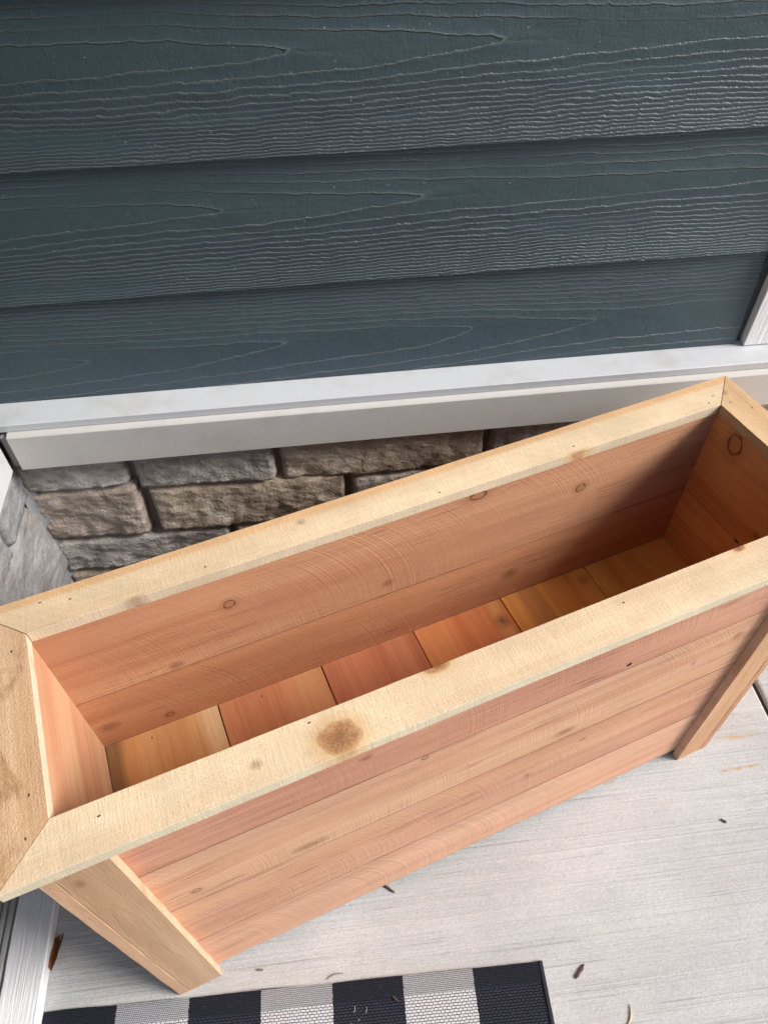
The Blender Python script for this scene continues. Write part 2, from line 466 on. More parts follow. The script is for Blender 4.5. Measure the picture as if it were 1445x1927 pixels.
# ---------------------------------------------------------------- house wall with lap siding
wall = tag(empty('house_wall', (0, 0, 0)), 'dark slate blue lap siding wall with embossed wood grain', 'wall')
link('sheathing', box_mesh('sheathing', -0.66, 2.4, 0.006, 0.10, 0.0, 2.55), M['caulk'], wall)
SM = [siding_mat('siding_paint_a', 3.0, 0.018, 15, 7, 2.2), siding_mat('siding_paint_b', 3.04, 0.018, 15, 7, 2.2), siding_mat('siding_paint_c', 9.0, -0.030, 6, 9, 2.6)]
def siding_board(x0, x1, zb, zt, mat, parent, normal='y', base=0.0):
    """a lapped plank: bottom edge proud of the wall, top tucked under the next plank"""
    L = x1-x0; W = zt-zb; T = 0.011
    me = board_mesh('siding_board', L, W, T, 0.0010, 12, 0.0)
    tilt = math.asin(0.0125/0.205)
    m = frame(((x0+x1)/2, base-0.004, (zb+zt)/2), (1, 0, 0), (0, math.sin(tilt), math.cos(tilt)), (0, -math.cos(tilt), math.sin(tilt)))
    if normal == 'x':
        m = Matrix.Translation((base, 0, 0)) @ Matrix.Rotation(R(90), 4, 'Z') @ frame(((x0+x1)/2, -0.004, (zb+zt)/2), (1, 0, 0), (0, math.sin(tilt), math.cos(tilt)), (0, -math.cos(tilt), math.sin(tilt)))
    return link('siding_board', me, mat, parent, m)
edges = [0.7490, 0.9405, 1.1475] + [1.1475+0.2045*k for k in range(1, 7)]
for i, zb in enumerate(edges):
    zt = edges[i+1]+0.022 if i+1 < len(edges) else 2.55
    siding_board(-0.606, 0.792, zb, zt, SM[(2, 1, 0)[i] if i < 3 else i % 2], wall)
# the lowest plank sits a little lower in the wall: caulked end joint beside the white trim
link('caulk_bead', box_mesh('caulk_bead', 0.7922, 0.8075, -0.0135, 0.005, 0.751, 2.54, 0.002), M['caulk'], wall)
link('trim_board', box_mesh('trim_board', 0.8055, 0.925, -0.031, 0.005, 0.7515, 2.545, 0.0015), M['white_z'], wall)
for i, zb in enumerate(edges):
    zt = edges[i+1]+0.022 if i+1 < len(edges) else 2.55
    siding_board(0.927, 2.39, zb, zt, SM[i % 3], wall)
link('cut_edge', box_mesh('cut_edge', -0.600, 0.790, -0.0172, -0.0120, 0.7478, 0.7512, 0.0006), painted_mat('bare_cut_edge', (0.26, 0.29, 0.30), 71, 'none', 0.3, 0.8), wall)
link('flashing', extrude_profile('flashing', [(-0.001, 0.751), (-0.001, 0.7495), (-0.0735, 0.7450), (-0.0742, 0.7325), (-0.0775, 0.7318), (-0.0780, 0.7455), (-0.0765, 0.7470), (-0.010, 0.7505)], 'x', -0.625, 2.38), M['flash'], wall)

# ---------------------------------------------------------------- stone base under the siding
def stone_mesh(w, hgt, depth, seed, res=0.007, rough=0.012):
    """split-face block: x 0..w, y 0..hgt (up), z outwards"""
    nx = max(6, int(w/res)); ny = max(5, int(hgt/res))
    rnd = random.Random(seed)
    off = Vector((rnd.uniform(0, 90), rnd.uniform(0, 90), rnd.uniform(0, 90)))
    tx = rnd.uniform(-0.05, 0.05); ty = rnd.uniform(-0.10, 0.02)
    v = []; f = []
    for j in range(ny+1):
        for i in range(nx+1):
            s = i/nx; t = j/ny
            x = s*w; y = t*hgt
            ex = min(x, w-x); ey = min(y, hgt-y)
            e = min(ex, ey)
            d = min(1.0, e/0.008)
            edge = math.sqrt(max(0, 1-(1-d)**2))
            p = Vector((x, y, 0))
            big = mn.fractal(p*16+off, 1.0, 2.0, 3)
            facet = mn.cell(p*26+off)*0.35 + mn.noise(p*30+off)
            fine = mn.fractal(p*90+off, 1.0, 2.0, 3)
            z = depth*(0.30+0.70*edge) + (big*rough*0.45 + abs(facet)*rough*0.30 + fine*rough*0.22)*(0.25+0.75*d) + tx*(x-w/2) + ty*(y-hgt/2)
            jx = mn.noise(Vector((y*30, x*9, 3))+off)*0.004*(1-d)
            jy = mn.noise(Vector((x*22, y*9, 7))+off)*0.005*(1-d)
            v.append((x+jx, y+jy, z))
    k = nx+1
    for j in range(ny):
        for i in range(nx):
            a = j*k+i
            f.append((a, a+1, a+k+1, a+k))
    b0 = len(v)
    ring = [i for i in range(k)] + [j*k+nx for j in range(1, ny+1)] + [ny*k+i for i in range(nx-1, -1, -1)] + [j*k for j in range(ny-1, 0, -1)]
    for i in ring:
        v.append((v[i][0], v[i][1], -0.01))
    n = len(ring)
    for q in range(n):
        f.append((ring[q], b0+q, b0+(q+1) % n, ring[(q+1) % n]))
    me = mesh('stone', v, f, True)
    return me

base = tag(empty('stone_base', (0, 0, 0)), 'rough brown split stone base wall under the grey sill behind the planter', 'wall')
link('mortar_bed', box_mesh('mortar_bed', -0.66, 2.4, -0.031, 0.0055, 0.0, 0.647), M['mortar'], base)
def back_stone(x0, x1, z0, z1, mat, seed, depth=0.036):
    x0 -= 0.004; x1 += 0.004; z0 -= 0.002; z1 += 0.002
    me = stone_mesh(x1-x0, z1-z0, depth, seed)
    return link('stone', me, mat, base, frame((x0, -0.0215, z0), (1, 0, 0), (0, 0, 1), (0, -1, 0)))
rows = [
    (-0.586, -0.392, 0.552, 0.662, 1), (-0.374, -0.107, 0.536, 0.662, 1), (-0.089, 0.313, 0.524, 0.662, 2), (0.330, 0.545, 0.530, 0.662, 1), (0.560, 0.86, 0.540, 0.662, 0), (0.875, 1.20, 0.530, 0.662, 2),
    (-0.590, -0.384, 0.406, 0.546, 0), (-0.362, 0.030, 0.404, 0.529, 2), (0.048, 0.330, 0.400, 0.517, 0), (0.345, 0.700, 0.395, 0.522, 1), (0.715, 1.05, 0.40, 0.53, 2),
    (-0.588, -0.225, 0.303, 0.397, 1), (-0.208, 0.120, 0.300, 0.395, 0), (0.137, 0.420, 0.298, 0.390, 2), (0.435, 0.80, 0.295, 0.388, 0),
    (-0.588, -0.420, 0.165, 0.294, 2), (-0.402, -0.030, 0.160, 0.292, 1), (-0.012, 0.300, 0.162, 0.290, 0), (0.318, 0.70, 0.160, 0.288, 2),
    (-0.588, -0.300, 0.006, 0.154, 0), (-0.282, 0.060, 0.006, 0.150, 2), (0.078, 0.450, 0.006, 0.152, 1), (0.467, 0.85, 0.006, 0.150, 0),
]
rs = random.Random(31)
for (xs, z0, z1) in ((1.215, 0.532, 0.662), (1.065, 0.402, 0.522), (0.815, 0.298, 0.390), (0.715, 0.162, 0.288), (0.865, 0.006, 0.151)):
    while xs < 2.2:                      # the courses run on past the planter
        w = rs.uniform(0.2, 0.4)
        rows.append((xs, min(xs+w, 2.38), z0, z1, rs.randrange(3)))
        xs += w+0.016
for i, (x0, x1, z0, z1, k) in enumerate(rows):
    back_stone(x0, x1, z0, z1, STONES[k], 100+i)
sill_p = [(-0.01, 0.650), (-0.088, 0.648), (-0.0905, 0.6505), (-0.0905, 0.7265), (-0.0885, 0.7285), (-0.070, 0.7315), (-0.01, 0.7315)]
link('sill', extrude_profile('sill', sill_p, 'x', -0.553, 2.38), M['sill'], base)
link('sill_mortar', box_mesh('sill_mortar', -0.569, -0.5535, -0.082, -0.012, 0.652, 0.724, 0.003), M['mortar'], base)

left = tag(empty('side_wall', (-0.62, 0, 0)), 'pale blue-grey stone side wall with white sill meeting the back wall corner', 'wall')
def lw(me_name, me, mat, mw=None): return link(me_name, me, mat, left, mw)
lw('backing', box_mesh('backing', -0.14, -0.0005, -0.45, -0.006, 0.0, 2.549), M['mortar'])
lw('mortar_bed', box_mesh('mortar_bed', 0.0, 0.012, -0.449, -0.024, 0.0, 0.66), M['mortar_light'])
for i, (y0, y1, z0, z1, k) in enumerate([(-0.185, -0.050, 0.545, 0.652, 0), (-0.445, -0.20, 0.548, 0.652, 1), (-0.30, -0.052, 0.330, 0.536, 1), (-0.445, -0.315, 0.33, 0.537, 0), (-0.21, -0.05, 0.172, 0.32, 0), (-0.445, -0.225, 0.17, 0.318, 1), (-0.29, -0.05, 0.006, 0.16, 1), (-0.445, -0.305, 0.006, 0.16, 0)]):
    me = stone_mesh(y1-y0, z1-z0, 0.022, 300+i, rough=0.007)
    lw('stone', me, STONE_L[k], frame((0.0125, y0, z0), (0, 1, 0), (0, 0, 1), (1, 0, 0)))
# mortar squeezed into the inside corner
v = []; f = []
NZ = 70
for i in range(NZ+1):
    z = 0.645*i/NZ
    for j in range(7):
        t = j/6
        a = t*math.pi/2
        w = 0.020+0.016*mn.fractal(Vector((z*14, 3.3, 0)), 1, 2, 3)+0.004*mn.noise(Vector((z*60, j*0.7, 1)))
        v.append((0.010+w*1.0*(1-math.sin(a))+0.018, -0.040-w*0.75*(1-math.cos(a))-0.012, z))
for i in range(NZ):
    for j in range(6):
        q = i*7+j
        f.append((q, q+7, q+8, q+1))
lw('corner_mortar', mesh('corner_mortar', v, f, True), M['mortar_light'])
lw('sill', extrude_profile('sill_side', [(0.0005, 0.650), (0.048, 0.648), (0.050, 0.6505), (0.050, 0.7265), (0.048, 0.7285), (0.030, 0.7315), (0.0005, 0.7315)], 'y', -0.445, -0.0925), M['flash'])
for i, zb in enumerate(edges):
    zt = edges[i+1]+0.022 if i+1 < len(edges) else 2.55
    siding_board(-0.449, -0.027, zb, zt, SM[i % 3], left, 'x', 0.0045)

# ---------------------------------------------------------------- door threshold at the lower left
door = tag(empty('door', (-0.645, -1.0, 0)), 'door sill with white painted nosing board and grooved metal threshold beside the rug', 'door')
link('nosing_board', board_mesh('nosing_board', 1.10, 0.0745, 0.029, 0.003, 40, 0.0006), M['white_x'] if False else None, door, frame((0.0, 0.0, 0.0005), (0, 1, 0), (-1, 0, 0), (0, 0, 1)))
door.children[0].data.materials.append(painted_mat('worn_white_paint', (0.72, 0.725, 0.735), 51, 'x', 0.22, 0.6, (0.36, 0.33, 0.29)))
prof = [(-0.175, 0.0)]
px = -0.046
prof2 = [(-0.041, 0.0), (-0.041, 0.020)]
for k in range(7):
    x = -0.045-0.0125*k
    prof2 += [(x, 0.026), (x-0.006, 0.026), (x-0.0075, 0.019), (x-0.011, 0.019)]
prof2 += [(-0.175, 0.026), (-0.175, 0.0)]
link('threshold', extrude_profile('threshold', prof2, 'y', -0.55, 0.55), M['alu'], door)
link('jamb', box_mesh('jamb', -0.16, 0.02, 0.5505, 0.5700, 0.0, 2.10, 0.002), M['white_z'], door)
dp = link('door_panel', box_mesh('door_panel', -0.155, -0.111, -0.546, 0.546, 0.030, 2.08, 0.002), painted_mat('door_paint', (0.04, 0.05, 0.06), 53, 'none', 0.05), door)
for (y0, y1, z0, z1) in ((-0.45, -0.05, 0.2, 0.9), (0.05, 0.45, 0.2, 0.9), (-0.45, -0.05, 1.05, 1.9), (0.05, 0.45, 1.05, 1.9)):
    link('panel', box_mesh('panel', -0.110, -0.104, y0, y1, z0, z1, 0.003), dp.data.materials[0], dp)

# ---------------------------------------------------------------- the planter
Li, Wi, H, T, D = 1.1146, 0.2520, 0.7895, 0.0194, 0.3490
RW = 0.0598                      # rim board width
TB = 0.0210                      # wall board thickness
IN = 0.0020                      # rim overhang inside
Lh, Wh = Li/2, Wi/2
planter = tag(empty('planter_box', (0.16322, -0.50861, 0), R(16.4842)), 'long raw cedar planter box with mitred pale rim and corner legs on the concrete', 'planter')
X, Y, Z = (1, 0, 0), (0, 1, 0), (0, 0, 1)
def neg(v): return tuple(-k for k in v)
def pboard(name, L, W, T_, mat, fr, label=None, parent=planter, **kw):
    me = board_mesh(name, L, W, T_, **kw)
    o = link(name, me, mat, parent, fr)
    if label: o['label'] = label
    return o

cream = ((0.66, 0.525, 0.335), (0.585, 0.435, 0.255), (0.50, 0.345, 0.185))
# rim -----------------------------------------------------
zr = H-T
yf = -(Wh+RW/2)
kf = lambda u, v: (u, v-yf)
rim_f = wood('rim_wood_front', (0.73, 0.58, 0.40), (0.685, 0.52, 0.345), (0.615, 0.445, 0.28), 1.0,
    knots=[kf(-0.236, -0.1655)+(0.026, 0.021, 'solid'), kf(-0.093, -0.1275)+(0.018, 0.008, 'solid'), kf(0.376, -0.128)+(0.010, 0.006, 'solid'), kf(-0.335, -0.158)+(0.008, 0.006, 'soft')],
    stripes=[(-RW/2, 0.0012, (0.54, 0.475, 0.35), 0.85)], nails=[kf(-0.263, -0.134), kf(0.1742, -0.1400), kf(-0.5077, -0.1450), (0.47, 0.015)], fuzz=0.9, cross=1.0, streak=0.35, saw=(0.45, -0.36, 0.0042, 0.9))
pboard('rim_board', Li+2*RW, RW, T, rim_f, frame((0, yf, zr), X, Y, Z), 'pale front rim board with a large round brown knot', m0=1, m1=1, seed=1)
bpy.data.objects['rim_board'].data  # mitre: long edge is the outer one
yb = Wh+RW/2
kb = lambda u, v: (-u, -(v-yb))     # the back rim board lies turned round
rim_b = wood('rim_wood_back', (0.71, 0.56, 0.38), (0.665, 0.50, 0.32), (0.595, 0.42, 0.25), 2.0,
    knots=[kb(-0.1714, 0.164)+(0.0075, 0.006, 'soft'), kb(-0.418, 0.124)+(0.016, 0.006, 'soft'), kb(0.28, 0.121)+(0.020, 0.006, 'solid')],
    nails=[kb(-0.5358, 0.170), kb(-0.498, 0.160), kb(-0.3186, 0.140), kb(0.0391, 0.136), kb(0.2775, 0.140), kb(0.5416, 0.138), kb(0.560, 0.150)],
    stripes=[(-0.026, 0.017, (0.60, 0.355, 0.175), 0.8), (RW/2, 0.0012, (0.56, 0.47, 0.34), 0.85)], fuzz=0.9, cross=0.9, streak=0.4, saw=(0.45, -0.36, 0.0040, 0.9))
pboard('rim_board', Li+2*RW, RW, T, rim_b, frame((0, yb, zr), neg(X), neg(Y), Z), m0=1, m1=1, seed=2)
xl = -(Lh+RW/2)
rim_l = wood('rim_wood_left', (0.66, 0.455, 0.29), (0.58, 0.37, 0.215), (0.47, 0.265, 0.14), 3.0,
    knots=[], nails=[(-0.107, 0.010), (0.091, 0.012), (0.138, 0.004)], blotch=((0.34, 0.18, 0.08), 0.75), fuzz=1.5, cross=0.35, streak=0.8, rings=(0.01, 60.0, 16.0, 0.03),
    stripes=[(0.0299, 0.0012, (0.74, 0.56, 0.42), 0.9)])
# left board: its long edge faces -u. local y must point from the outer to the inner edge
pboard('rim_board', Wi+2*RW, RW, T, rim_l, frame((xl, 0, zr), neg(Y), X, Z), 'brown figured end board of the rim', m0=1, m1=1, seed=3)
xr = Lh+RW/2
rim_r = wood('rim_wood_right', (0.64, 0.46, 0.27), (0.56, 0.37, 0.20), (0.47, 0.27, 0.13), 4.0,
    knots=[(0.150, 0.004, 0.008, 0.006, 'soft')], nails=[(0.125, 0.012), (0.10, -0.012)], fuzz=1.0, cross=0.4)
pboard('rim_board', Wi+2*RW, RW, T, rim_r, frame((xr, 0, zr), Y, neg(X), Z), m0=1, m1=1, seed=4)

EDGE = (0.13, 0.060, 0.032)            # seam shadow painted as a dark line along the board edges
# walls ---------------------------------------------------
zs = [0.0230, 0.2125, 0.4066, 0.5860, zr-0.0003]
GAP = 0.00025
bl = Li+2*(IN+TB)
front_cols = [((0.575, 0.345, 0.235), (0.535, 0.30, 0.20), (0.47, 0.245, 0.155)), ((0.53, 0.30, 0.195), (0.48, 0.25, 0.16), (0.42, 0.20, 0.125)),
              ((0.55, 0.33, 0.215), (0.51, 0.285, 0.18), (0.45, 0.23, 0.14)), ((0.48, 0.25, 0.17), (0.43, 0.205, 0.135), (0.37, 0.165, 0.105))]
for i in range(4):
    z0, z1 = zs[i]+GAP, zs[i+1]-GAP
    zc = (z0+z1)/2
    kz = lambda u, z: (u, z-zc)
    kn = [[], [kz(0.2024, 0.3593)+(0.008, 0.006, 'soft'), kz(0.10, 0.30)+(0.010, 0.007, 'soft')],
          [kz(-0.112, 0.578)+(0.005, 0.006, 'ring'), kz(-0.471, 0.4471)+(0.0065, 0.006, 'ring'), kz(0.3942, 0.4905)+(0.006, 0.008, 'soft'), kz(-0.30, 0.430)+(0.030, 0.012, 'soft'), kz(0.15, 0.435)+(0.02, 0.012, 'soft'), kz(0.470, 0.530)+(0.012, 0.012, 'soft')],
          [kz(0.231, 0.6002)+(0.006, 0.006, 'dark'), kz(-0.2, 0.66)+(0.01, 0.008, 'soft')]][i]
    st = [[], [(0.06, 0.030, (0.54, 0.32, 0.18), 0.45)], [(-0.06, 0.035, (0.54, 0.33, 0.185), 0.3), (0.02, 0.02, (0.48, 0.24, 0.14), 0.5)], []][i]
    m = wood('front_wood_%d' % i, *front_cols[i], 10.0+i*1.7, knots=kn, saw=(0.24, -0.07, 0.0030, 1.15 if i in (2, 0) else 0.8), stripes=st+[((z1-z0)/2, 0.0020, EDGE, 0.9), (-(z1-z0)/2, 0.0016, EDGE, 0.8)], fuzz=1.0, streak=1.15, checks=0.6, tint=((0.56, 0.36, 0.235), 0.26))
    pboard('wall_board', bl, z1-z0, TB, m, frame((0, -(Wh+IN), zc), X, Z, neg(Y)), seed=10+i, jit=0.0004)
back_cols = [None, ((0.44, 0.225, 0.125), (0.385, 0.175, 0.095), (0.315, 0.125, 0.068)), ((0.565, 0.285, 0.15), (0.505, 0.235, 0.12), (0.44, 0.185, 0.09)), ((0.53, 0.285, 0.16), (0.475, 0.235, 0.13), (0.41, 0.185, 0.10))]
for i in range(4):
    z0, z1 = zs[i]+GAP, zs[i+1]-GAP
    zc = (z0+z1)/2
    kz = lambda u, z: (u, z-zc)
    kn = [[], [], [kz(-0.5354, 0.494)+(0.018, 0.014, 'soft'), kz(-0.4448, 0.4650)+(0.0065, 0.006, 'ring'), kz(0.1922, 0.5102)+(0.018, 0.015, 'soft'), kz(-0.404, 0.5935)+(0.013, 0.009, 'soft')],
          [kz(-0.302, 0.7043)+(0.0085, 0.0085, 'ring'), kz(0.3047, 0.6929)+(0.009, 0.009, 'ring'), kz(-0.0494, 0.6166)+(0.012, 0.009, 'soft'), kz(0.1045, 0.762)+(0.014, 0.009, 'ring'), kz(-0.416, 0.770)+(0.010, 0.003, 'dark'), kz(-0.404, 0.5985)+(0.013, 0.009, 'soft')]][i]
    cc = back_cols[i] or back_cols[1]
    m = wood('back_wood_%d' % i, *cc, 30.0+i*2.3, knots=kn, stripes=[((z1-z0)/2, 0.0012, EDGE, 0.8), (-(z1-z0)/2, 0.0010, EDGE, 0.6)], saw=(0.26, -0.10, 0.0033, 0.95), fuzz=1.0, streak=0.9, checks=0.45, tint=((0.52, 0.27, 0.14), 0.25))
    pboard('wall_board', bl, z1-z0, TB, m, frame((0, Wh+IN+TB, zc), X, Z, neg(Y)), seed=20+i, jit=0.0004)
end_len = Wi+2*IN-0.0006
for i in range(4):
    z0, z1 = zs[i]+GAP, zs[i+1]-GAP
    zc = (z0+z1)/2
    m = wood('right_end_wood_%d' % i, (0.80, 0.40, 0.155), (0.74, 0.335, 0.12), (0.65, 0.265, 0.09), 50.0+i*2.1,
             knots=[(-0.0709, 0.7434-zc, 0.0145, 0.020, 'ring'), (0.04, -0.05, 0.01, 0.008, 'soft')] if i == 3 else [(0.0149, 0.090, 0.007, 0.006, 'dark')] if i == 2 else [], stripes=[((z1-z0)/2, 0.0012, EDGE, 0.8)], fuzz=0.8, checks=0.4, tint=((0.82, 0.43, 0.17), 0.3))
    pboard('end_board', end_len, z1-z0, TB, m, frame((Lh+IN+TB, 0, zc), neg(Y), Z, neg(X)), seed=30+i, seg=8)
    m = wood('left_end_wood_%d' % i, (0.60, 0.36, 0.21), (0.55, 0.29, 0.165), (0.49, 0.22, 0.12), 60.0+i*1.3, stripes=[(-0.03, 0.05, (0.58, 0.36, 0.20), 0.5)], fuzz=0.6, streak=0.9)
    pboard('end_board', end_len, z1-z0, TB, m, frame((-(Lh+IN+TB), 0, zc), Y, Z, X), seed=40+i, seg=8)
# floor boards --------------------------------------------
us = [-Lh-IN, -Lh+0.1886, -Lh+0.3763, -Lh+0.5557, -Lh+0.7378, -Lh+0.9246, Lh+IN]
fcols = [((0.60, 0.335, 0.145), (0.54, 0.27, 0.11), (0.47, 0.205, 0.08)), ((0.61, 0.29, 0.14), (0.55, 0.22, 0.108), (0.48, 0.16, 0.078)), ((0.58, 0.24, 0.125), (0.52, 0.185, 0.095), (0.45, 0.135, 0.068)),
         ((0.72, 0.30, 0.115), (0.66, 0.235, 0.09), (0.58, 0.175, 0.065)), ((0.84, 0.41, 0.115), (0.79, 0.335, 0.085), (0.70, 0.255, 0.06)), ((0.86, 0.435, 0.12), (0.81, 0.36, 0.09), (0.73, 0.28, 0.065))]
# local y of a floor board runs along -u
fst = [[(0.084, 0.024, (0.21, 0.115, 0.05), 0.95), (-0.078, 0.026, (0.70, 0.49, 0.28), 0.9)], [(-0.06, 0.035, (0.68, 0.38, 0.17), 0.6)], [], [(-0.07, 0.02, (0.72, 0.38, 0.14), 0.6)], [(0.04, 0.03, (0.40, 0.17, 0.075), 0.5)], []]
fkn = [[], [], [], [(0.080, -0.072, 0.013, 0.012, 'solid')], [(0.100, -0.075, 0.012, 0.011, 'soft')], []]
for i in range(6):
    u0, u1 = us[i]+0.0011, us[i+1]-0.0011
    m = wood('floor_wood_%d' % i, *fcols[i], 70.0+i*3.1, stripes=fst[i], knots=fkn[i], nails=[(0.112, 0.02)] if i < 2 else [], fuzz=0.35, streak=1.1)
    pboard('floor_board', Wi+2*IN-0.003, u1-u0, 0.019, m, frame(((u0+u1)/2, 0, H-D-0.019 - 0.0006*(i % 2)), Y, neg(X), Z), seed=50+i, seg=8)
for u in (-Lh*0.6, Lh*0.6):
    pass
# legs ----------------------------------------------------
s_, b_off, lw_ = 0.0416, 0.0395, 0.0807
TL = b_off-IN-TB                # leg board thickness
edge_w = s_-(IN+TB)             # the side leg board's edge, flush with the front leg board
legcol = {(-1, -1): ((0.50, 0.35, 0.235), (0.44, 0.29, 0.18), (0.36, 0.22, 0.13)), (1, -1): ((0.55, 0.36, 0.215), (0.48, 0.275, 0.155), (0.40, 0.20, 0.11))}
hl = zr-0.0003
for sx in (-1, 1):
    for sy in (-1, 1):
        cc = legcol.get((sx, sy), legcol[(1, -1)])
        fwid = lw_-edge_w
        cu = sx*(Lh+s_-edge_w-fwid/2)
        cv = sy*(Wh+IN+TB)
        mat = wood('leg_wood_%d%d' % (sx+1, sy+1), *cc, 90.0+sx*3+sy*5,
                   knots=[(0.300, 0.014, 0.016, 0.006, 'soft')] if (sx, sy) == (-1, -1) else [], fuzz=1.5, streak=0.8, rings=(0.012, 48.0, 5.0, 0.07),
                   stripes=[(-sx*-1*fwid/2 if sx > 0 else -fwid/2, 0.0012, (0.66, 0.42, 0.29), 0.9)])
        if sy < 0: fr = frame((cu, cv, hl/2), Z, neg(X), neg(Y))
        else: fr = frame((cu, cv, hl/2), Z, X, Y)
        leg = pboard('leg', hl, fwid-0.0008, TL, mat, fr, seed=60+sx+sy*3, jit=0.0005, seg=30)
        mat2 = wood('leg_side_wood_%d%d' % (sx+1, sy+1), *[tuple(k*m_ for k, m_ in zip(c, (1.0, 0.93, 0.92))) for c in cc], 95.0+sx*3+sy*5, fuzz=1.4, streak=1.0)
        sw = 0.072
        vb = sy*(Wh+b_off-sw/2)
        fr2 = frame((sx*(Lh+IN+TB), vb, hl/2), Z, (0, -sx, 0), (sx, 0, 0)) if sx > 0 else frame((sx*(Lh+IN+TB), vb, hl/2), Z, (0, 1, 0), (-1, 0, 0))
        side = pboard('side_board', hl, sw, edge_w-0.0004, mat2, fr.inverted() @ fr2, parent=leg, seed=70+sx+sy*3, jit=0.0007, seg=30, ch=0.0016)

# ---------------------------------------------------------------- the checked rug
def rug_mat(hem=False):
    n = NT('rug_hem_weave' if hem else 'rug_weave', 0.95, 0.1)
    cw = 0.9135/7
    xx = n.add(n.x, n.mul(n.sub(n.noise(3, 260, 1, 1, 0.5, 3), 0.5), 0.004))
    cx = n.m('FLOOR', n.mul(xx, 1/cw))
    cy = n.m('FLOOR', n.mul(n.y, -1/0.145))
    par = n.m('MODULO', n.add(cx, cy), 2.0)        # 0: black, 1: white
    br = n.t.nodes.new('ShaderNodeTexBrick')
    bw1 = n.mul(n.sub(n.noise(150, 150, 1, 2, 0.5, 13), 0.5), 0.0022); bw2 = n.mul(n.sub(n.noise(120, 120, 1, 2, 0.5, 17), 0.5), 0.0022)
    n.t.links.new(n.comb(n.add(n.x, bw1), n.add(n.y, bw2), 0.0), br.inputs['Vector'])
    br.inputs['Scale'].default_value = 1
    br.inputs['Brick Width'].default_value = 0.0080 if not hem else 0.0034
    br.inputs['Row Height'].default_value = 0.0046 if not hem else 0.0030
    br.inputs['Mortar Size'].default_value = 0.0008 if not hem else 0.0007
    br.inputs['Mortar Smooth'].default_value = 0.6
    fac = br.outputs['Fac']
    nz = n.noise(300, 300, 300, 2, 0.6, 5)
    white = n.mix(fac, (0.54, 0.54, 0.56) if not hem else (0.42, 0.42, 0.435), (0.13, 0.13, 0.145) if not hem else (0.16, 0.16, 0.175))
    black = n.mix(fac, (0.030, 0.032, 0.045), (0.006, 0.007, 0.010))
    fl = n.sm(n.noise(90, 500, 90, 1, 0.5, 9), 0.70, 0.76)
    black = n.mix(n.mul(fl, 0.25), black, (0.16, 0.16, 0.18))
    c = n.mix(par, black, white)
    c = n.gain(c, n.m('MULTIPLY_ADD', nz, 0.5, 0.75))
    h = n.add(n.mul(fac, -0.0018), n.mul(nz, 0.0004))
    return n.done(c, h)
rug = tag(empty('rug', (-0.6047, -0.8352, 0.0), R(-1.75)), 'black and white checked woven rug on the concrete at the lower edge', 'rug')
def cloth(x0, x1, y0, y1, zt, nx, ny, seed, curl=True):
    v = []; f = []
    def edge(a, s): return 0.0030*mn.noise(Vector((a*9, s, seed)))+0.0005*mn.noise(Vector((a*150, s, seed)))
    for j in range(ny+1):
        for i in range(nx+1):
            s = i/nx; t = j/ny
            x = x0+(x1-x0)*s; y = y0+(y1-y0)*t
            wv = 0.0012*(0.5+0.5*mn.noise(Vector((x*7, y*7, seed))))
            x += edge(y, 1)*(2*s-1)**2*(1 if s > .5 else -1)
            y += edge(x, 2)*(2*t-1)**2*(1 if t > .5 else -1)
            d = min(min(s, 1-s)*abs(x1-x0), min(t, 1-t)*abs(y1-y0))
            v.append((x, y, zt+wv-(0.0012 if d < 0.0005 else 0)))
    k = nx+1
    for j in range(ny):
        for i in range(nx):
            a = j*k+i
            f.append((a, a+1, a+k+1, a+k) if y1 > y0 else (a, a+k, a+k+1, a+1))
    ring = [i for i in range(k)] + [j*k+nx for j in range(1, ny+1)] + [ny*k+i for i in range(nx-1, -1, -1)] + [j*k for j in range(ny-1, 0, -1)]
    b0 = len(v)
    for i in ring: v.append((v[i][0], v[i][1], zt-0.0042))
    n = len(ring)
    for q in range(n):
        fc = (ring[q], b0+q, b0+(q+1) % n, ring[(q+1) % n])
        f.append(fc if y1 > y0 else tuple(reversed(fc)))
    return mesh('cloth', v, f)
link('woven_body', cloth(0.0, 0.9135, -0.030, -0.66, 0.0046, 180, 60, 3), rug_mat(), rug)
link('hem', cloth(0.0, 0.9135, 0.0, -0.033, 0.0062, 180, 6, 8), rug_mat(True), rug)
link('bound_edge', extrude_profile('bound_edge', [(0.9085, 0.0005), (0.9155, 0.0005), (0.9165, 0.004), (0.914, 0.0075), (0.9095, 0.0078), (0.9080, 0.005)], 'y', -0.66, 0.001, 60), painted_mat('dark_binding', (0.014, 0.0155, 0.024), 61, 'x', 0.1, 0.95, (0.05, 0.05, 0.06)), rug)

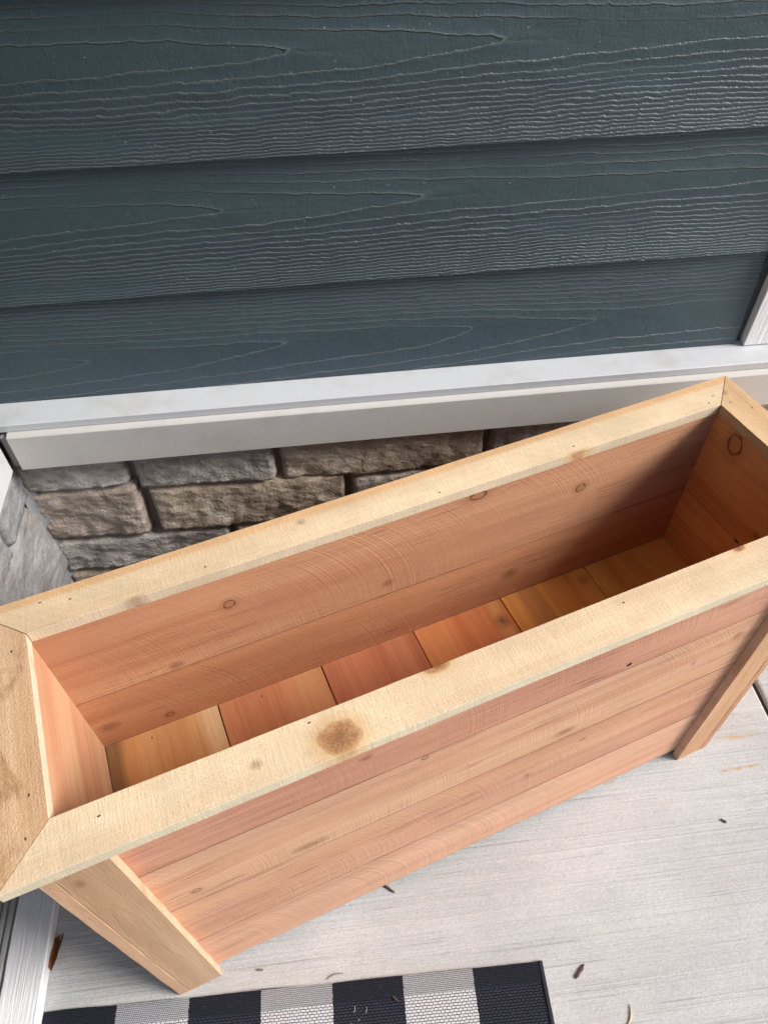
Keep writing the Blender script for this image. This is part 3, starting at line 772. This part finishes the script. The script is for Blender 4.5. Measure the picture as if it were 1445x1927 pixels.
# ---------------------------------------------------------------- small litter
def plain(name, c0, c1, rough=0.8):
    n = NT(name, rough, 0.2)
    f = n.noise(90, 300, 90, 3, 0.6, 3)
    return n.done(n.mix(f, c0, c1), n.mul(f, 0.0008))
bark = plain('bark', (0.045, 0.028, 0.022), (0.13, 0.085, 0.07))
def chip(name, p, q, w, h, label, cat, mat, seed, group=None, bend=0.0):
    """a flake with pointed uneven ends, lying from p to q on the floor"""
    p = Vector((*p, 0)); q = Vector((*q, 0))
    d = q-p; L = d.length; ang = math.atan2(d.y, d.x)
    N, K = 14, 8
    v = []; f = []
    for i in range(N+1):
        t = i/N
        ww = w*(math.sin(math.pi*min(1, max(0, 0.04+0.92*t)))**0.55)*(1+0.35*mn.noise(Vector((t*4, seed, 0))))
        for k in range(K):
            a = 2*math.pi*k/K
            rr = 1+0.3*mn.noise(Vector((t*6, k*1.3, seed)))
            v.append((t*L, ww*math.cos(a)*rr + bend*math.sin(math.pi*t), h*0.5*(1+math.sin(a)*rr*min(1, 0.3+ww/w)) + 0.0006 + 0.10*h*math.sin(5*t+seed)))
    for i in range(N):
        for k in range(K):
            f.append((i*K+k, (i+1)*K+k, (i+1)*K+(k+1) % K, i*K+(k+1) % K))
    f.append(tuple(range(K))); f.append(tuple(reversed(range(N*K, N*K+K))))
    me = mesh(name, v, [tuple(reversed(x)) for x in f], True)
    o = link(name, me, mat)
    o.location = (p.x, p.y, 0)
    o.rotation_euler = (0, 0, ang)
    return tag(o, label, cat, group)
chip('bark_chip', (0.3654, -0.8977), (0.3878, -0.8772), 0.0034, 0.0035, 'dark brown bark chip on concrete beside the rug corner', 'bark', bark, 1)
chip('twig', (0.0240, -0.690), (0.0515, -0.7135), 0.0026, 0.004, 'dark twig poking out from under the planter front', 'twig', bark, 2)
chip('bark_crumb', (0.7510, -0.6545), (0.7600, -0.6625), 0.0032, 0.003, 'tiny dark crumb alone on open concrete at the right', 'bark', bark, 3)
straw_m = plain('straw', (0.50, 0.44, 0.22), (0.66, 0.60, 0.36), 0.6)
chip('straw', (0.428, -0.985), (0.4530, -0.9480), 0.0014, 0.0028, 'curved pale straw on concrete at the bottom edge', 'straw', straw_m, 4, bend=-0.006)
chip('wood_crumb', (-0.222, -0.8135), (-0.209, -0.8150), 0.0022, 0.0025, 'small brown crumb between the planter leg and the rug', 'crumb', plain('rusty_crumb', (0.16, 0.09, 0.05), (0.30, 0.2, 0.12)), 5)
o = chip('twig', (-0.093, -0.8445), (-0.060, -0.8385), 0.0010, 0.002, 'thin brown stem lying along the rug hem', 'twig', plain('stem', (0.22, 0.17, 0.11), (0.33, 0.27, 0.19)), 6, bend=0.004)
o = chip('seed_husk', (0.024, -0.8840), (0.035, -0.8955), 0.0016, 0.002, 'small dark husk on a white check of the rug', 'husk', bark, 7); o.location.z = 0.0058
# dry leaf leaning against the nosing board
v = []; f = []
NL, ML = 16, 8
for i in range(NL+1):
    t = i/NL
    w = 0.016*math.sin(math.pi*t)**0.8*(1+0.35*math.sin(11*t))
    for j in range(ML+1):
        s = 2*j/ML-1
        v.append((s*w*0.8+0.003*math.sin(6*t), (t-0.5)*0.066, 0.0015+0.011*abs(s)*w/0.016+0.006*math.sin(4*t+1)+0.003*mn.noise(Vector((t*5, s*3, 2)))+0.004))
for i in range(NL):
    for j in range(ML):
        a = i*(ML+1)+j
        f.append((a, a+1, a+ML+2, a+ML+1))
leafm = plain('dry_leaf', (0.13, 0.042, 0.015), (0.25, 0.09, 0.028), 0.6)
leaf = tag(link('dry_leaf', mesh('dry_leaf', v, f, True), leafm), 'curled orange-brown dry leaf on shaded concrete against the white nosing board', 'leaf')
leaf.location = (-0.5965, -0.738, 0.0)
leaf.rotation_euler = (0, R(-18), R(-6))
mod = leaf.modifiers.new('thickness', 'SOLIDIFY'); mod.thickness = 0.0006
# white lint caught in the weave
v = []; f = []
rl = random.Random(4)
Mrug = Matrix.Translation((-0.6047, -0.8352, 0)) @ Matrix.Rotation(R(-1.75), 4, 'Z')
for (cx, cy, n_) in ((0.565, -0.055, 4), (0.06, -0.05, 2), (0.42, -0.06, 1)):
    for k in range(n_):
        p = Vector((cx+rl.uniform(-0.02, 0.02), cy+rl.uniform(-0.018, 0.018), 0.0075))
        a = rl.uniform(0, 6.28); L = rl.uniform(0.004, 0.012); cur = rl.uniform(-2, 2)
        for s in range(5):
            d = Vector((math.cos(a), math.sin(a), 0)); nn = Vector((-d.y, d.x, 0))*0.00022
            b0 = len(v)
            for q in (p-nn, p+nn, p+Vector((0, 0, 0.0005))): v.append(tuple(Mrug @ q))
            if s:
                for e in range(3): f.append((b0-3+e, b0-3+(e+1) % 3, b0+(e+1) % 3, b0+e))
            p = p+d*L/4; a += cur*0.3
tag(link('lint', mesh('lint', v, f), plain('white_lint', (0.6, 0.6, 0.6), (0.75, 0.75, 0.75))), 'white lint specks caught in the dark rug weave', 'lint', kind='stuff')
